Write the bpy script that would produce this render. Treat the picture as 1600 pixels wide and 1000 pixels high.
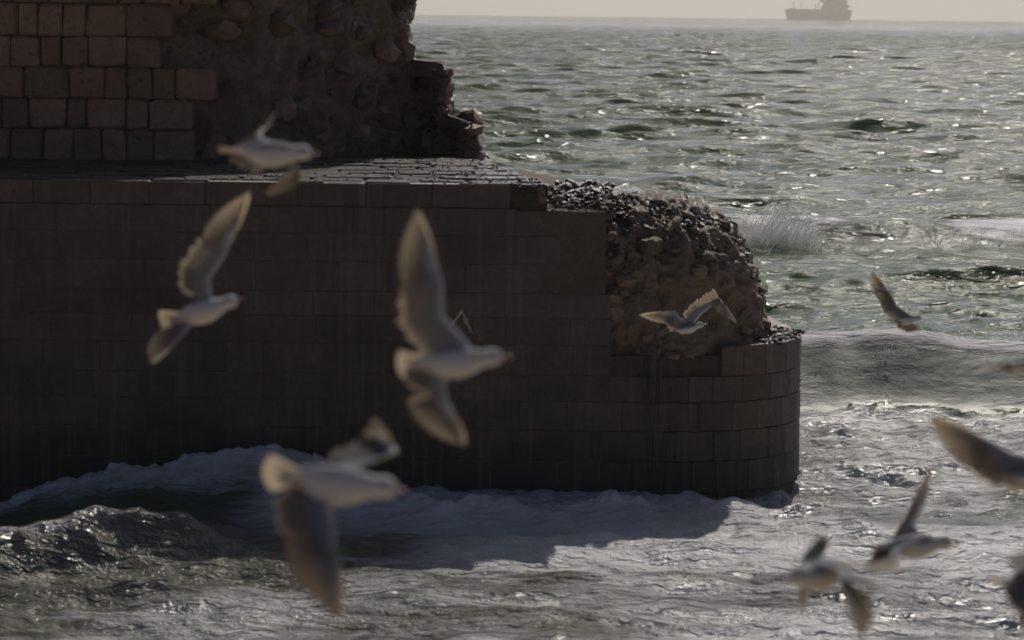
import bpy, bmesh, math, random
import numpy as np
from mathutils import Vector, Matrix, noise as mnoise

random.seed(7); RNG = np.random.default_rng(7)
for o in list(bpy.data.objects): bpy.data.objects.remove(o)
SC = bpy.context.scene
COL = SC.collection

# ------------------------------------------------------------------ camera
FPX = 4500.0                      # focal length in pixels of a 1600 wide frame
CAM = Vector((0, 0, 6.0))
PITCH = math.atan((500 - 21.8) / FPX)
ROLL = math.radians(0.66)
F = Vector((0, math.cos(PITCH), -math.sin(PITCH)))
U0 = Vector((0, math.sin(PITCH), math.cos(PITCH))); R0 = Vector((1, 0, 0))
R = R0 * math.cos(ROLL) + U0 * math.sin(ROLL)
U = -R0 * math.sin(ROLL) + U0 * math.cos(ROLL)
cd = bpy.data.cameras.new('camera'); cam = bpy.data.objects.new('camera', cd); COL.objects.link(cam)
cd.sensor_width = 36.0; cd.lens = FPX / 1600 * 36.0
cd.clip_start = 0.1; cd.clip_end = 60000
m = Matrix((R, U, -F)).transposed().to_4x4(); m.translation = CAM
cam.matrix_world = m
cd.dof.use_dof = True; cd.dof.focus_distance = 58.0; cd.dof.aperture_fstop = 2.8
SC.camera = cam
SC.render.resolution_x = 1024; SC.render.resolution_y = 640

# ------------------------------------------------------------------ sky, sun, exposure
SUN_EL, SUN_AZ = math.radians(39), math.radians(10)      # azimuth clockwise from +Y
w = bpy.data.worlds.new('World'); SC.world = w; w.use_nodes = True
nt = w.node_tree; bg = nt.nodes['Background']
sky = nt.nodes.new('ShaderNodeTexSky'); sky.sky_type = 'NISHITA'; sky.sun_disc = False
sky.sun_elevation = SUN_EL; sky.sun_rotation = SUN_AZ
sky.air_density = 0.13; sky.dust_density = 0.7; sky.ozone_density = 1.0
nt.links.new(sky.outputs[0], bg.inputs[0]); bg.inputs[1].default_value = 0.12
sd = bpy.data.lights.new('sun', 'SUN'); so = bpy.data.objects.new('sun', sd); COL.objects.link(so)
sd.energy = 2.3; sd.angle = math.radians(0.55); sd.color = (1.0, 0.93, 0.84)
SUNDIR = Vector((math.sin(SUN_AZ) * math.cos(SUN_EL), math.cos(SUN_AZ) * math.cos(SUN_EL), math.sin(SUN_EL)))
so.rotation_euler = SUNDIR.to_track_quat('Z', 'Y').to_euler()
SC.view_settings.view_transform = 'Standard'; SC.view_settings.look = 'None'
SC.view_settings.gamma = 1.0; SC.view_settings.use_curve_mapping = False
SC.view_settings.exposure = -0.2
SC.cycles.max_bounces = 6; SC.cycles.volume_bounces = 0
SC.cycles.sample_clamp_indirect = 3.0; SC.cycles.sample_clamp_direct = 32.0

# ------------------------------------------------------------------ layout helpers
def ray(px, py):
    return F + R * ((px - 800) / FPX) + U * ((500 - py) / FPX)
def at_y(px, py, Y):
    d = ray(px, py); return CAM + d * (Y / d.y)
def at_z(px, py, z):
    d = ray(px, py); return CAM + d * ((z - CAM.z) / d.z)
def at_d(px, py, dist):
    return CAM + ray(px, py) * dist

# ------------------------------------------------------------------ noise (numpy)
def vnoise(x, y, seed=0):
    x = np.asarray(x, np.float64); y = np.asarray(y, np.float64)
    xi = np.floor(x).astype(np.int64); yi = np.floor(y).astype(np.int64)
    fx = (x - xi).astype(np.float32); fy = (y - yi).astype(np.float32)
    fx = fx * fx * fx * (fx * (fx * 6 - 15) + 10); fy = fy * fy * fy * (fy * (fy * 6 - 15) + 10)
    def h(a, b):
        n = (a * 374761393 + b * 668265263 + seed * 1274126177) & 0xFFFFFFFF
        n = ((n ^ (n >> 13)) * 1274126177) & 0xFFFFFFFF
        return (((n ^ (n >> 16)) & 0xFFFF) / 65535.0).astype(np.float32)
    a = h(xi, yi); b = h(xi + 1, yi); c = h(xi, yi + 1); d = h(xi + 1, yi + 1)
    return (a * (1 - fx) + b * fx) * (1 - fy) + (c * (1 - fx) + d * fx) * fy
def fbm(x, y, octv=4, seed=0, gain=0.5):
    s = 0; a = 1; t = 0
    for i in range(octv):
        s = s + a * vnoise(x * 2 ** i, y * 2 ** i, seed + i * 17); t += a; a *= gain
    return s / t
def sstep(a, b, x):
    t = np.clip((x - a) / (b - a), 0, 1); return t * t * (3 - 2 * t)
def bump1(x, c, w): return np.exp(-((x - c) / w) ** 2)

# ------------------------------------------------------------------ material helpers
def mat(name):
    m = bpy.data.materials.new(name); m.use_nodes = True
    n = m.node_tree.nodes; l = m.node_tree.links
    return m, n, l, n['Principled BSDF']
def mixc(n, l, fac, a, b, blend='MIX'):
    x = n.new('ShaderNodeMix'); x.data_type = 'RGBA'; x.blend_type = blend
    for i, v in ((0, fac), (6, a), (7, b)):
        if hasattr(v, 'is_linked'): l.new(v, x.inputs[i])
        else: x.inputs[i].default_value = v if i == 0 else (*v, 1)
    return x.outputs[2]
def maprange(n, l, v, a, b, c=0, d=1):
    x = n.new('ShaderNodeMapRange'); x.interpolation_type = 'SMOOTHSTEP'
    l.new(v, x.inputs[0])
    for i, q in enumerate((a, b, c, d)): x.inputs[i + 1].default_value = q
    return x.outputs[0]
def mth(n, l, op, a, b=None):
    x = n.new('ShaderNodeMath'); x.operation = op
    for i, v in enumerate((a, b)):
        if v is None: continue
        if hasattr(v, 'is_linked'): l.new(v, x.inputs[i])
        else: x.inputs[i].default_value = v
    return x.outputs[0]
def noi(n, l, co, scale, detail=4, rough=0.55, dist=0.0):
    x = n.new('ShaderNodeTexNoise'); l.new(co, x.inputs['Vector'])
    x.inputs['Scale'].default_value = scale; x.inputs['Detail'].default_value = detail
    x.inputs['Roughness'].default_value = rough; x.inputs['Distortion'].default_value = dist
    return x.outputs[0]
def worldpos(n):
    return n.new('ShaderNodeNewGeometry').outputs['Position']

def stone_mat(name, c1, c2, c3, rough, bumpd, wet=0.0, scale=3.0, var=(0.62, 1.35), streak=False):
    m, n, l, p = mat(name)
    co = worldpos(n)
    a = noi(n, l, co, scale, 6, 0.65); b = noi(n, l, co, scale * 5.3, 5, 0.7); c = noi(n, l, co, scale * 22, 3, 0.6)
    col = mixc(n, l, maprange(n, l, a, 0.35, 0.68), c1, c2)
    col = mixc(n, l, maprange(n, l, b, 0.52, 0.72), col, c3)
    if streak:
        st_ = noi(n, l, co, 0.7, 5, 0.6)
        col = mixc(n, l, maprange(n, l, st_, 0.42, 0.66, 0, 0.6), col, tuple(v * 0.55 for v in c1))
        sx_ = n.new('ShaderNodeSeparateXYZ'); l.new(co, sx_.inputs[0])
        hgt_ = mth(n, l, 'ADD', sx_.outputs[2], mth(n, l, 'MULTIPLY', st_, -1.2))
        wetf = maprange(n, l, hgt_, 0.35, -0.15)
        col = mixc(n, l, mth(n, l, 'MULTIPLY', wetf, 0.75), col, (0.045, 0.045, 0.03))
        mp = n.new('ShaderNodeMapping'); mp.inputs['Scale'].default_value = (9, 9, 0.35); l.new(co, mp.inputs[0])
        col = mixc(n, l, maprange(n, l, noi(n, l, mp.outputs[0], 1.0, 5, 0.7), 0.5, 0.75, 0, 0.55), col, (0.21, 0.17, 0.13))
    oi = n.new('ShaderNodeObjectInfo')
    var = maprange(n, l, oi.outputs['Random'], 0, 1, *var)
    hs = n.new('ShaderNodeHueSaturation'); l.new(var, hs.inputs['Value']); l.new(col, hs.inputs['Color'])
    l.new(maprange(n, l, oi.outputs['Random'], 0, 1, 0.506, 0.494), hs.inputs['Hue'])
    l.new(hs.outputs[0], p.inputs['Base Color'])
    l.new(maprange(n, l, b, 0.3, 0.7, rough - 0.12, rough + 0.15), p.inputs['Roughness'])
    p.inputs['Specular IOR Level'].default_value = 0.5
    p.inputs['Coat Weight'].default_value = wet; p.inputs['Coat Roughness'].default_value = 0.16
    h = mth(n, l, 'ADD', mth(n, l, 'MULTIPLY', b, 0.7), mth(n, l, 'MULTIPLY', c, 0.35))
    bp = n.new('ShaderNodeBump'); bp.inputs['Strength'].default_value = 1.0; bp.inputs['Distance'].default_value = bumpd
    l.new(h, bp.inputs['Height']); l.new(bp.outputs[0], p.inputs['Normal']); l.new(bp.outputs[0], p.inputs['Coat Normal'])
    return m
M = {}
M['ashlar'] = stone_mat('sandstone_ashlar', (0.33, 0.20, 0.118), (0.39, 0.245, 0.15), (0.18, 0.112, 0.07), 0.75, 0.06, 0.0, 2.2, (0.8, 1.2))
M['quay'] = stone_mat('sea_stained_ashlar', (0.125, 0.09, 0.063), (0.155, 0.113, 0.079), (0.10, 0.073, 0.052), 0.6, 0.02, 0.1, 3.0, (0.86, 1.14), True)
M['mortar'] = stone_mat('old_mortar', (0.12, 0.086, 0.06), (0.15, 0.11, 0.076), (0.095, 0.069, 0.049), 0.8, 0.05)
M['core'] = stone_mat('rubble_core', (0.30, 0.20, 0.13), (0.38, 0.265, 0.18), (0.14, 0.10, 0.075), 0.6, 0.08, 0.3, 4.0)
M['end_core'] = stone_mat('end_rubble_core', (0.38, 0.26, 0.17), (0.45, 0.33, 0.23), (0.22, 0.15, 0.105), 0.6, 0.10, 0.2, 4.0)
M['rubble'] = stone_mat('rubble_rock', (0.25, 0.155, 0.10), (0.34, 0.21, 0.135), (0.12, 0.085, 0.065), 0.5, 0.04, 0.4, 5.0)
M['crust'] = stone_mat('wet_crust', (0.045, 0.032, 0.023), (0.07, 0.05, 0.034), (0.025, 0.019, 0.015), 0.35, 0.02, 0.8, 9.0)
M['paving'] = stone_mat('wet_paving', (0.07, 0.05, 0.036), (0.10, 0.072, 0.052), (0.04, 0.03, 0.023), 0.42, 0.07, 0.55, 6.0)

def sea_mat():
    m, n, l, p = mat('sea_water')
    co = worldpos(n)
    at = n.new('ShaderNodeAttribute'); at.attribute_name = 'foam'
    fo = at.outputs['Fac']
    mp = n.new('ShaderNodeMapping'); mp.inputs['Scale'].default_value = (0.26, 1.0, 1.0); l.new(co, mp.inputs[0])
    wv = n.new('ShaderNodeTexNoise'); l.new(mp.outputs[0], wv.inputs['Vector']); wv.inputs['Scale'].default_value = 0.9; wv.inputs['Detail'].default_value = 3
    vm = n.new('ShaderNodeVectorMath'); vm.operation = 'MULTIPLY_ADD'
    l.new(wv.outputs[1], vm.inputs[0]); vm.inputs[1].default_value = (1.1, 1.1, 1.1); l.new(mp.outputs[0], vm.inputs[2])
    lace = noi(n, l, vm.outputs[0], 1.3, 8, 0.66)
    fine = noi(n, l, vm.outputs[0], 11.0, 5, 0.65)
    pat = mth(n, l, 'ADD', mth(n, l, 'MULTIPLY', lace, 0.75), mth(n, l, 'MULTIPLY', fine, 0.25))
    # threshold drops as the foam amount rises
    d = mth(n, l, 'ADD', pat, mth(n, l, 'MULTIPLY', mth(n, l, 'SUBTRACT', fo, 0.5), 0.62))
    mask = mth(n, l, 'MULTIPLY', maprange(n, l, d, 0.42, 0.60), maprange(n, l, fo, 0.02, 0.2))
    # water body: green grey, sandier where shallow
    at2 = n.new('ShaderNodeAttribute'); at2.attribute_name = 'shallow'
    deep = mixc(n, l, maprange(n, l, noi(n, l, co, 0.12, 3), 0.35, 0.65), (0.082, 0.138, 0.066), (0.118, 0.182, 0.09))
    body = mixc(n, l, at2.outputs['Fac'], deep, (0.115, 0.112, 0.088))
    at3 = n.new('ShaderNodeAttribute'); at3.attribute_name = 'milk_glow'
    body = mixc(n, l, mth(n, l, 'MULTIPLY', at3.outputs['Fac'], maprange(n, l, noi(n, l, co, 1.6, 4), 0.25, 0.7, 0.45, 1.0)), body, (0.40, 0.42, 0.37))  # aerated water, also paled in place of light showing through the waves
    foamc = mixc(n, l, maprange(n, l, fine, 0.3, 0.7), (0.36, 0.36, 0.355), (0.58, 0.58, 0.57))
    foamc = mixc(n, l, maprange(n, l, fo, 0.55, 0.95), foamc, (0.80, 0.80, 0.79))
    l.new(mixc(n, l, mask, body, foamc), p.inputs['Base Color'])
    p.inputs['IOR'].default_value = 1.34
    l.new(mth(n, l, 'ADD', mth(n, l, 'MULTIPLY', at2.outputs['Fac'], 0.35), 0.14), p.inputs['Specular IOR Level'])
    mp2 = n.new('ShaderNodeMapping'); mp2.inputs['Scale'].default_value = (0.5, 1.0, 1.0); mp2.inputs['Rotation'].default_value = (0, 0, 0.25); l.new(co, mp2.inputs[0])
    r0 = noi(n, l, mp2.outputs[0], 1.5, 5, 0.6, 0.4)
    r1 = noi(n, l, co, 5.0, 4, 0.6); r2 = noi(n, l, co, 19.0, 3, 0.6)
    # ripples gather in cat's paws: sparse patches of steep ripples on calmer water
    mp3 = n.new('ShaderNodeMapping'); mp3.inputs['Scale'].default_value = (0.6, 1.0, 1.0); l.new(co, mp3.inputs[0])
    paw = maprange(n, l, noi(n, l, mp3.outputs[0], 1.15, 2, 0.5), 0.665, 0.75)
    paw = mth(n, l, 'ADD', paw, mth(n, l, 'MULTIPLY', at2.outputs['Fac'], 0.7))
    paw = mth(n, l, 'MULTIPLY', paw, maprange(n, l, at3.outputs['Fac'], 0.45, 0.8, 1.0, 0.12))
    # sparse little smooth wavelets that each catch the sun
    dome = maprange(n, l, noi(n, l, mp3.outputs[0], 2.7, 0), 0.585, 0.72)
    dmask = mth(n, l, 'ADD', maprange(n, l, noi(n, l, co, 0.35, 2), 0.46, 0.58), mth(n, l, 'MULTIPLY', at2.outputs['Fac'], -2.5)); dmask = mth(n, l, 'MAXIMUM', dmask, 0.0)
    dmask = mth(n, l, 'MULTIPLY', dmask, maprange(n, l, at3.outputs['Fac'], 0.5, 0.75, 1, 0))
    dm = mth(n, l, 'MULTIPLY', dome, dmask)
    fdome = mth(n, l, 'MULTIPLY', maprange(n, l, noi(n, l, mp3.outputs[0], 8.5, 0), 0.56, 0.70), mth(n, l, 'MULTIPLY', at2.outputs['Fac'], maprange(n, l, at3.outputs['Fac'], 0.5, 0.75, 1, 0)))
    rg_ = mth(n, l, 'ADD', maprange(n, l, mask, 0, 1, 0.068, 0.20), maprange(n, l, at3.outputs['Fac'], 0.5, 0.75, 0, 0.4))
    l.new(mth(n, l, 'ADD', rg_, maprange(n, l, dm, 0, 0.5, 0, 0.085)), p.inputs['Roughness'])
    calm = mth(n, l, 'MULTIPLY', maprange(n, l, dm, 0.0, 0.4, 1.0, 0.15), maprange(n, l, at3.outputs['Fac'], 0.45, 0.75, 1.0, 0.25))
    r1 = mth(n, l, 'MULTIPLY', r1, calm); r2 = mth(n, l, 'MULTIPLY', r2, calm)
    h = mth(n, l, 'ADD', mth(n, l, 'MULTIPLY', r1, mth(n, l, 'ADD', mth(n, l, 'MULTIPLY', paw, 0.07), 0.040)), mth(n, l, 'MULTIPLY', r2, mth(n, l, 'ADD', mth(n, l, 'MULTIPLY', paw, 0.02), 0.007)))
    h = mth(n, l, 'ADD', h, mth(n, l, 'MULTIPLY', mth(n, l, 'MULTIPLY', mask, fine), 0.05))
    h = mth(n, l, 'ADD', h, mth(n, l, 'MULTIPLY', r0, maprange(n, l, at3.outputs['Fac'], 0.45, 0.75, 0.14, 0.03)))
    h = mth(n, l, 'ADD', h, mth(n, l, 'MULTIPLY', dm, 0.10)); h = mth(n, l, 'ADD', h, mth(n, l, 'MULTIPLY', fdome, 0.026))
    at4 = n.new('ShaderNodeAttribute'); at4.attribute_name = 'lod'      # waves too small for the far mesh
    h = mth(n, l, 'ADD', h, mth(n, l, 'MULTIPLY', mth(n, l, 'MULTIPLY', noi(n, l, mp2.outputs[0], 0.4, 3, 0.5), at4.outputs['Fac']), 2.2))
    bp = n.new('ShaderNodeBump'); bp.inputs['Strength'].default_value = 0.8; bp.inputs['Distance'].default_value = 1.0
    l.new(h, bp.inputs['Height']); l.new(bp.outputs[0], p.inputs['Normal'])
    return m
M['sea'] = sea_mat()
def plain(name, c, rough=0.6, spec=0.5, metal=0, vary=0.15, scale=6):
    m, n, l, p = mat(name); co = worldpos(n)
    q = noi(n, l, co, scale, 4)
    l.new(mixc(n, l, maprange(n, l, q, 0.3, 0.7), tuple(v * (1 - vary) for v in c), tuple(min(1, v * (1 + vary)) for v in c)), p.inputs['Base Color'])
    p.inputs['Roughness'].default_value = rough; p.inputs['Specular IOR Level'].default_value = spec; p.inputs['Metallic'].default_value = metal
    return m
M['spray'] = plain('sea_spray', (0.9, 0.9, 0.9), 0.25)
_n = M['spray'].node_tree.nodes; _l = M['spray'].node_tree.links
_t = _n.new('ShaderNodeBsdfTranslucent'); _t.inputs[0].default_value = (0.95, 0.95, 0.94, 1)
_m = _n.new('ShaderNodeMixShader'); _m.inputs[0].default_value = 0.85
_l.new(_n['Principled BSDF'].outputs[0], _m.inputs[1]); _l.new(_t.outputs[0], _m.inputs[2]); _l.new(_m.outputs[0], _n['Material Output'].inputs['Surface'])
M['trickle'] = plain('trickling_water', (0.16, 0.155, 0.15), 0.3)
M['sand'] = plain('beach_sand', (0.40, 0.31, 0.20), 0.9, vary=0.25, scale=2)
M['hull'] = plain('ship_hull', (0.62, 0.56, 0.54), 0.6, scale=0.05)  # ship paints lightened to carry part of the haze fade
M['house'] = plain('ship_superstructure', (0.7, 0.66, 0.64), 0.6, scale=0.05)
M['dark'] = plain('ship_hazed_steel', (0.45, 0.43, 0.42), 0.6, scale=0.05)  # steel paled too, haze fade put into the colour

# ------------------------------------------------------------------ object helpers
def add_obj(name, me, parent=None, material=None):
    o = bpy.data.objects.new(name, me); COL.objects.link(o)
    if material is not None:
        me.materials.clear(); me.materials.append(material)
    if parent is not None:
        o.parent = parent
    return o
def mesh_np(name, verts, faces, smooth=False):
    me = bpy.data.meshes.new(name)
    verts = np.ascontiguousarray(verts, np.float32); faces = np.ascontiguousarray(faces, np.int32)
    k = faces.shape[1]
    me.vertices.add(len(verts)); me.vertices.foreach_set('co', verts.ravel())
    me.loops.add(faces.size); me.loops.foreach_set('vertex_index', faces.ravel())
    me.polygons.add(len(faces)); me.polygons.foreach_set('loop_start', np.arange(0, faces.size, k, dtype=np.int32))
    me.polygons.foreach_set('loop_total', np.full(len(faces), k, np.int32))
    if smooth: me.polygons.foreach_set('use_smooth', np.ones(len(faces), bool))
    me.update(calc_edges=True); return me
def grid_faces(nr, nc):
    i = np.arange(nr * nc).reshape(nr, nc)
    return np.stack([i[:-1, :-1].ravel(), i[:-1, 1:].ravel(), i[1:, 1:].ravel(), i[1:, :-1].ravel()], 1)
def empty(name, loc, label=None, cat=None, group=None):
    o = bpy.data.objects.new(name, None); COL.objects.link(o); o.location = loc; o.empty_display_size = 0.2
    tag(o, label, cat, group); return o
def tag(o, label=None, cat=None, group=None, kind=None):
    for k, v in (('label', label), ('category', cat), ('group', group), ('kind', kind)):
        if v: o[k] = v
    return o

def block_mesh(bx, by, bz, jit, seed):
    """chamfered unit block, 44 triangles, uneven"""
    rr = random.Random(seed); vs = []; idx = {}
    for sx in (-1, 1):
        for sy in (-1, 1):
            for sz in (-1, 1):
                j = [rr.uniform(-jit, jit) for _ in range(3)]
                f = rr.uniform(0.5, 1.9)
                for ax in range(3):      # ax: the face this vertex belongs to
                    b = [bx * f, by * f, bz * f]; b[ax] = 0
                    v = (sx * (0.5 - b[0]) + j[0] * (ax != 0) , sy * (0.5 - b[1]) + j[1] * (ax != 1), sz * (0.5 - b[2]) + j[2] * (ax != 2))
                    idx[(sx, sy, sz, ax)] = len(vs); vs.append(v)
    fs = []
    for ax in range(3):
        o1, o2 = [a for a in range(3) if a != ax]
        for s in (-1, 1):
            q = []
            for a, b in ((-1, -1), (1, -1), (1, 1), (-1, 1)):
                k = [0, 0, 0]; k[ax] = s; k[o1] = a; k[o2] = b
                q.append(idx[(*k, ax)])
            fs.append(q)
    for ax in range(3):            # edges along ax
        o1, o2 = [a for a in range(3) if a != ax]
        for a in (-1, 1):
            for b in (-1, 1):
                k0 = [0, 0, 0]; k0[o1] = a; k0[o2] = b; k1 = list(k0); k0[ax] = -1; k1[ax] = 1
                fs.append([idx[(*k0, o1)], idx[(*k1, o1)], idx[(*k1, o2)], idx[(*k0, o2)]])
    for sx in (-1, 1):
        for sy in (-1, 1):
            for sz in (-1, 1):
                fs.append([idx[(sx, sy, sz, a)] for a in range(3)])
    me = bpy.data.meshes.new('block'); me.from_pydata(vs, [], fs)
    bm = bmesh.new(); bm.from_mesh(me); bmesh.ops.recalc_face_normals(bm, faces=bm.faces); bm.to_mesh(me); bm.free()
    return me
def variants(material, n, bev, jit, seed):
    out = []
    for i in range(n):
        me = block_mesh(*bev, jit, seed + i); me.materials.append(material); out.append(me)
    return out
def rock_variants(material, n, seed):
    out = []
    for i in range(n):
        bm = bmesh.new(); bmesh.ops.create_icosphere(bm, subdivisions=2 if i % 2 else 1, radius=0.5)
        off = Vector((seed + i * 7.3, i * 3.1, 0))
        for v in bm.verts:
            d = v.co.normalized()
            r = 0.42 + 0.22 * mnoise.noise(d * 1.6 + off) + 0.06 * mnoise.noise(d * 4 + off)
            c = d * r
            mx = max(abs(c.x), abs(c.y), abs(c.z)); v.co = c * (0.62 + 0.38 * 0.42 / mx)
        me = bpy.data.meshes.new('rock'); bm.to_mesh(me); bm.free(); me.materials.append(material); out.append(me)
    return out

# ------------------------------------------------------------------ plan of the fort
YF = at_z(700, 776, 0).y                      # front face of the lower quay
ZT = at_y(700, 288, YF).z                     # its top
P0 = Vector((at_y(-330, 776, YF).x, YF, 0))
P1 = Vector((at_y(1030, 776, YF).x, YF, 0))   # start of the canted end
b2 = at_z(1243, 741, 0); P2 = Vector((b2.x, b2.y, 0))
XR = at_y(862, 289, YF).x                     # right end of the full height paving
XB = at_y(950, 327, YF).x                     # where the facing has fallen away
ZSTEP = at_y(905, 327, YF).z
ZLOW = at_y(1236, 516, P2.y).z
P3 = P2 + Vector((-0.75, 5.5, 0))
print('YF', YF, 'ZT', ZT, 'P1', P1, 'P2', P2, 'XR', XR, 'ZLOW', ZLOW)

# ------------------------------------------------------------------ the sea
NW = 230
lam = np.exp(RNG.uniform(np.log(0.28), np.log(11.0), NW)); lam[:34] = RNG.uniform(2.6, 8.0, 34)
spread = np.where(lam > 2.5, 0.32, np.where(lam > 1.0, 0.5, 0.85))
ang = RNG.normal(-0.15, 1, NW) * spread - math.pi / 2          # running ashore, towards the camera
kx = (2 * np.pi / lam * np.cos(ang)).astype(np.float32); ky = (2 * np.pi / lam * np.sin(ang)).astype(np.float32)
ph = RNG.uniform(0, 2 * np.pi, NW)
amp = 0.0036 * lam ** 0.97 * RNG.uniform(0.5, 1.4, NW); amp[:34] = 0.031 * RNG.uniform(0.6, 1.4, 34) * (lam[:34] / 5) ** 0.7
amp = np.where((lam < 2.6) & (lam > 0.8), amp * 1.3, amp)

def quay_dist(x, y):
    """rough distance in front of the quay foot (positive on the water side)"""
    front = YF - y
    t = np.clip((x - P1.x) / (P2.x - P1.x), 0, 1.4)
    cant = (P1.y + (P2.y - P1.y) * t) - y
    return np.where(x < P1.x, front, cant)

def sea_height(x, y, sp):
    """x, y: plan position; sp: local sample spacing"""
    z = np.zeros_like(x); dx = np.zeros_like(x); dy = np.zeros_like(x)
    dist = y
    lee = sstep(1.0, 4.0, x + (y - 36) * 0.25)                    # the quay shelters the left foreground
    open_ = sstep(45.5, 54.0, y)
    near = 1 - sstep(44, 47, y)
    gl = open_ * 1.0 + (1 - open_) * (0.16 + 0.10 * lee)          # long waves
    gs = open_ * 1.0 + (1 - open_) * (0.95 + 0.25 * lee)          # short chop
    fx = 44.4 + 0.35 * np.sin(x * 0.55 + 0.6) + 0.5 * (fbm(x / 2.2, x * 0 + 3, 3, 9) - 0.5) + 0.30 * (fbm(x * 0.6, x * 0 + 7, 2, 10) - 0.5)
    u = y - fx; wx = sstep(2.2, 3.8, x)
    uf = u + 0.9 * (fbm(x * 1.3, y * 1.6, 4, 131) - 0.5)
    fm = wx * sstep(-1.1, -0.6, uf) * (1 - sstep(1.6, 2.4, u))         # the smooth face of the breaker
    gs = gs * (1 - 0.93 * fm); gl = gl * (1 - 0.85 * fm)
    f2 = 73.5 + 0.8 * np.sin(x * 0.33 + 1.0) + 1.5 * (fbm(x / 4, x * 0 + 1, 3, 12) - 0.5); u2 = y - f2
    fm2 = sstep(3, 6, x) * sstep(-3.5, -1.5, u2) * (1 - sstep(3, 6, u2))
    gl = gl * (1 - 0.7 * fm2) * (1 - 0.35 * sstep(46, 50, y) * (1 - sstep(70, 76, y))); gs = gs * (1 - 0.35 * fm2)
    gs = gs * (1 + 0.5 * lee * sstep(34.5, 36.5, y) * (1 - sstep(42.5, 43.5, y)))
    patch = 0.65 + 0.7 * fbm(x / 9, y / 14, 3, 5)
    xs = x.astype(np.float32); ys = y.astype(np.float32)
    for i in range(NW):
        wgt = np.clip((lam[i] / sp - 2.2) / 2.5, 0, 1)
        wgt = wgt * (gl if lam[i] > 2.2 else gs * patch)
        if not wgt.any(): continue
        p = kx[i] * xs + ky[i] * ys + ph[i]
        s = np.sin(p); c = np.cos(p)
        z += amp[i] * wgt * s
        q = 0.6 * amp[i] * wgt / np.hypot(kx[i], ky[i])
        dx += kx[i] * q * c; dy += ky[i] * q * c
    # ---- breaking wave beside the end of the quay
    hgt = 0.92 + 0.24 * (fbm(x / 1.6, x * 0 + 8, 2, 21) - 0.5) + 0.10 * bump1(x, 5.9, 0.5) - 0.12 * sstep(5.2, 4.2, x)
    lump = fbm(x * 2.6, y * 2.6, 4, 33)
    face = sstep(-0.9, 1.55, u) * (1 - sstep(1.6, 7.0, u) * 0.95)
    z += hgt * face * wx
    lip = bump1(u, 1.35, 0.45) * wx
    z += lip * (0.08 * (lump - 0.45))
    dy += -lip * 0.10 * (0.6 + 0.5 * lump)
    # ---- second breaker, further out
    h2 = 0.62 + 0.16 * (fbm(x / 3.0, x * 0 + 5, 3, 14) - 0.5)
    z += h2 * sstep(-1.6, 2.8, u2) * (1 - sstep(2.8, 10.0, u2)) * sstep(1.5, 5.0, x)
    l2 = fbm(x * 1.8, y * 1.8, 4, 41)
    z += bump1(u2, 1.8, 0.8) * (l2 - 0.4) * 0.12 * sstep(3, 6, x)
    # ---- churned water between breaker and beach
    ch = near * sstep(-0.5, 3.0, x) * sstep(32.5, 35.5, y) * (1 - 0.9 * fm)
    z += ch * (0.30 * (fbm(x * 0.8, y * 0.7, 3, 51) - 0.5) + 0.075 * (fbm(x * 3.2, y * 2.6, 4, 52) - 0.5))
    # ---- surge of foam along the foot of the wall
    qd = quay_dist(x, y)
    bil = fbm(x * 2.3, y * 2.3, 5, 61); bil2 = np.abs(fbm(x * 4.0, y * 4.0, 4, 62) - 0.5) * 2
    surge = (0.34 * bump1(x, -3.0, 1.5) + 0.14 * bump1(x, -5.3, 1.0) + 0.06)
    level = -0.26 * sstep(-4.0, -6.6, x)
    band = bump1(qd, 0.55, 0.75) * (y < 41) * sstep(P2.x + 0.4, P2.x - 0.3, x)
    z += (1 - fm) * (level * (1 - sstep(0.5, 5, qd)) + band * (surge * 1.5 + (bil - 0.5) * 0.26 + (0.3 - bil2) * 0.09 + (fbm(x * 9, y * 9, 3, 63) - 0.5) * 0.07)) * near * sstep(43, 40, y)
    # ---- a roll of foam lying in front of the wall, right of centre
    rollc = 34.15 + 0.30 * np.sin(x * 0.9) - 0.10 * x
    rb = bump1(y, rollc, 0.42) * sstep(-3.6, -2.2, x) * sstep(5.5, 2.5, x)
    z += rb * (0.17 + 0.30 * (fbm(x * 2.6, y * 2.6, 4, 71) - 0.5))
    # ---- small wave heaping up in the near left
    cw = 31.0 + 0.20 * (x + 4.5) + 0.25 * np.sin(x * 1.3)
    cu = y - cw
    z += 0.36 * sstep(-0.8, 0.1, cu) * (1 - sstep(0.1, 2.0, cu)) * sstep(-2.6, -3.9, x) * (0.8 + 0.5 * fbm(x * 1.3, y, 2, 81))
    z += bump1(cu, 0.05, 0.25) * sstep(-2.9, -3.9, x) * 0.25 * (fbm(x * 3, y * 3, 4, 82) - 0.5)
    # low backwash ridges over the near flat
    nr = 1 - sstep(31, 34, y)
    z += nr * (0.24 * (fbm(x * 0.40 + y * 0.15, y * 1.1, 3, 91) - 0.5) + 0.10 * (fbm(x * 1.1 + y * 0.4, y * 3.6, 4, 92) - 0.5))
    # ---- foam amount
    foam = np.zeros_like(x)
    big = fbm(x * 0.35, y * 0.5, 3, 101)
    foam = np.maximum(foam, band * 0.84 * sstep(-0.6, 0.1, qd + 0.2) * near)
    foam = np.maximum(foam, rb * 1.1)
    foam = np.maximum(foam, near * sstep(-4.4, -2.4, x) * sstep(6, 3, x) * sstep(31.6, 33.2, y) * (0.78 + 0.7 * (big - 0.45)))
    foam = np.maximum(foam, ch * (0.62 + 0.7 * (big - 0.5) + 0.35 * bump1(u, -1.6, 0.9)))
    wash = near * (1 - sstep(32.6, 34.5, y)) * (0.68 + 0.9 * (big - 0.45)) * sstep(-4.2, -0.5, x + (31 - y) * 0.9)
    foam = np.maximum(foam, wash)
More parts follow.
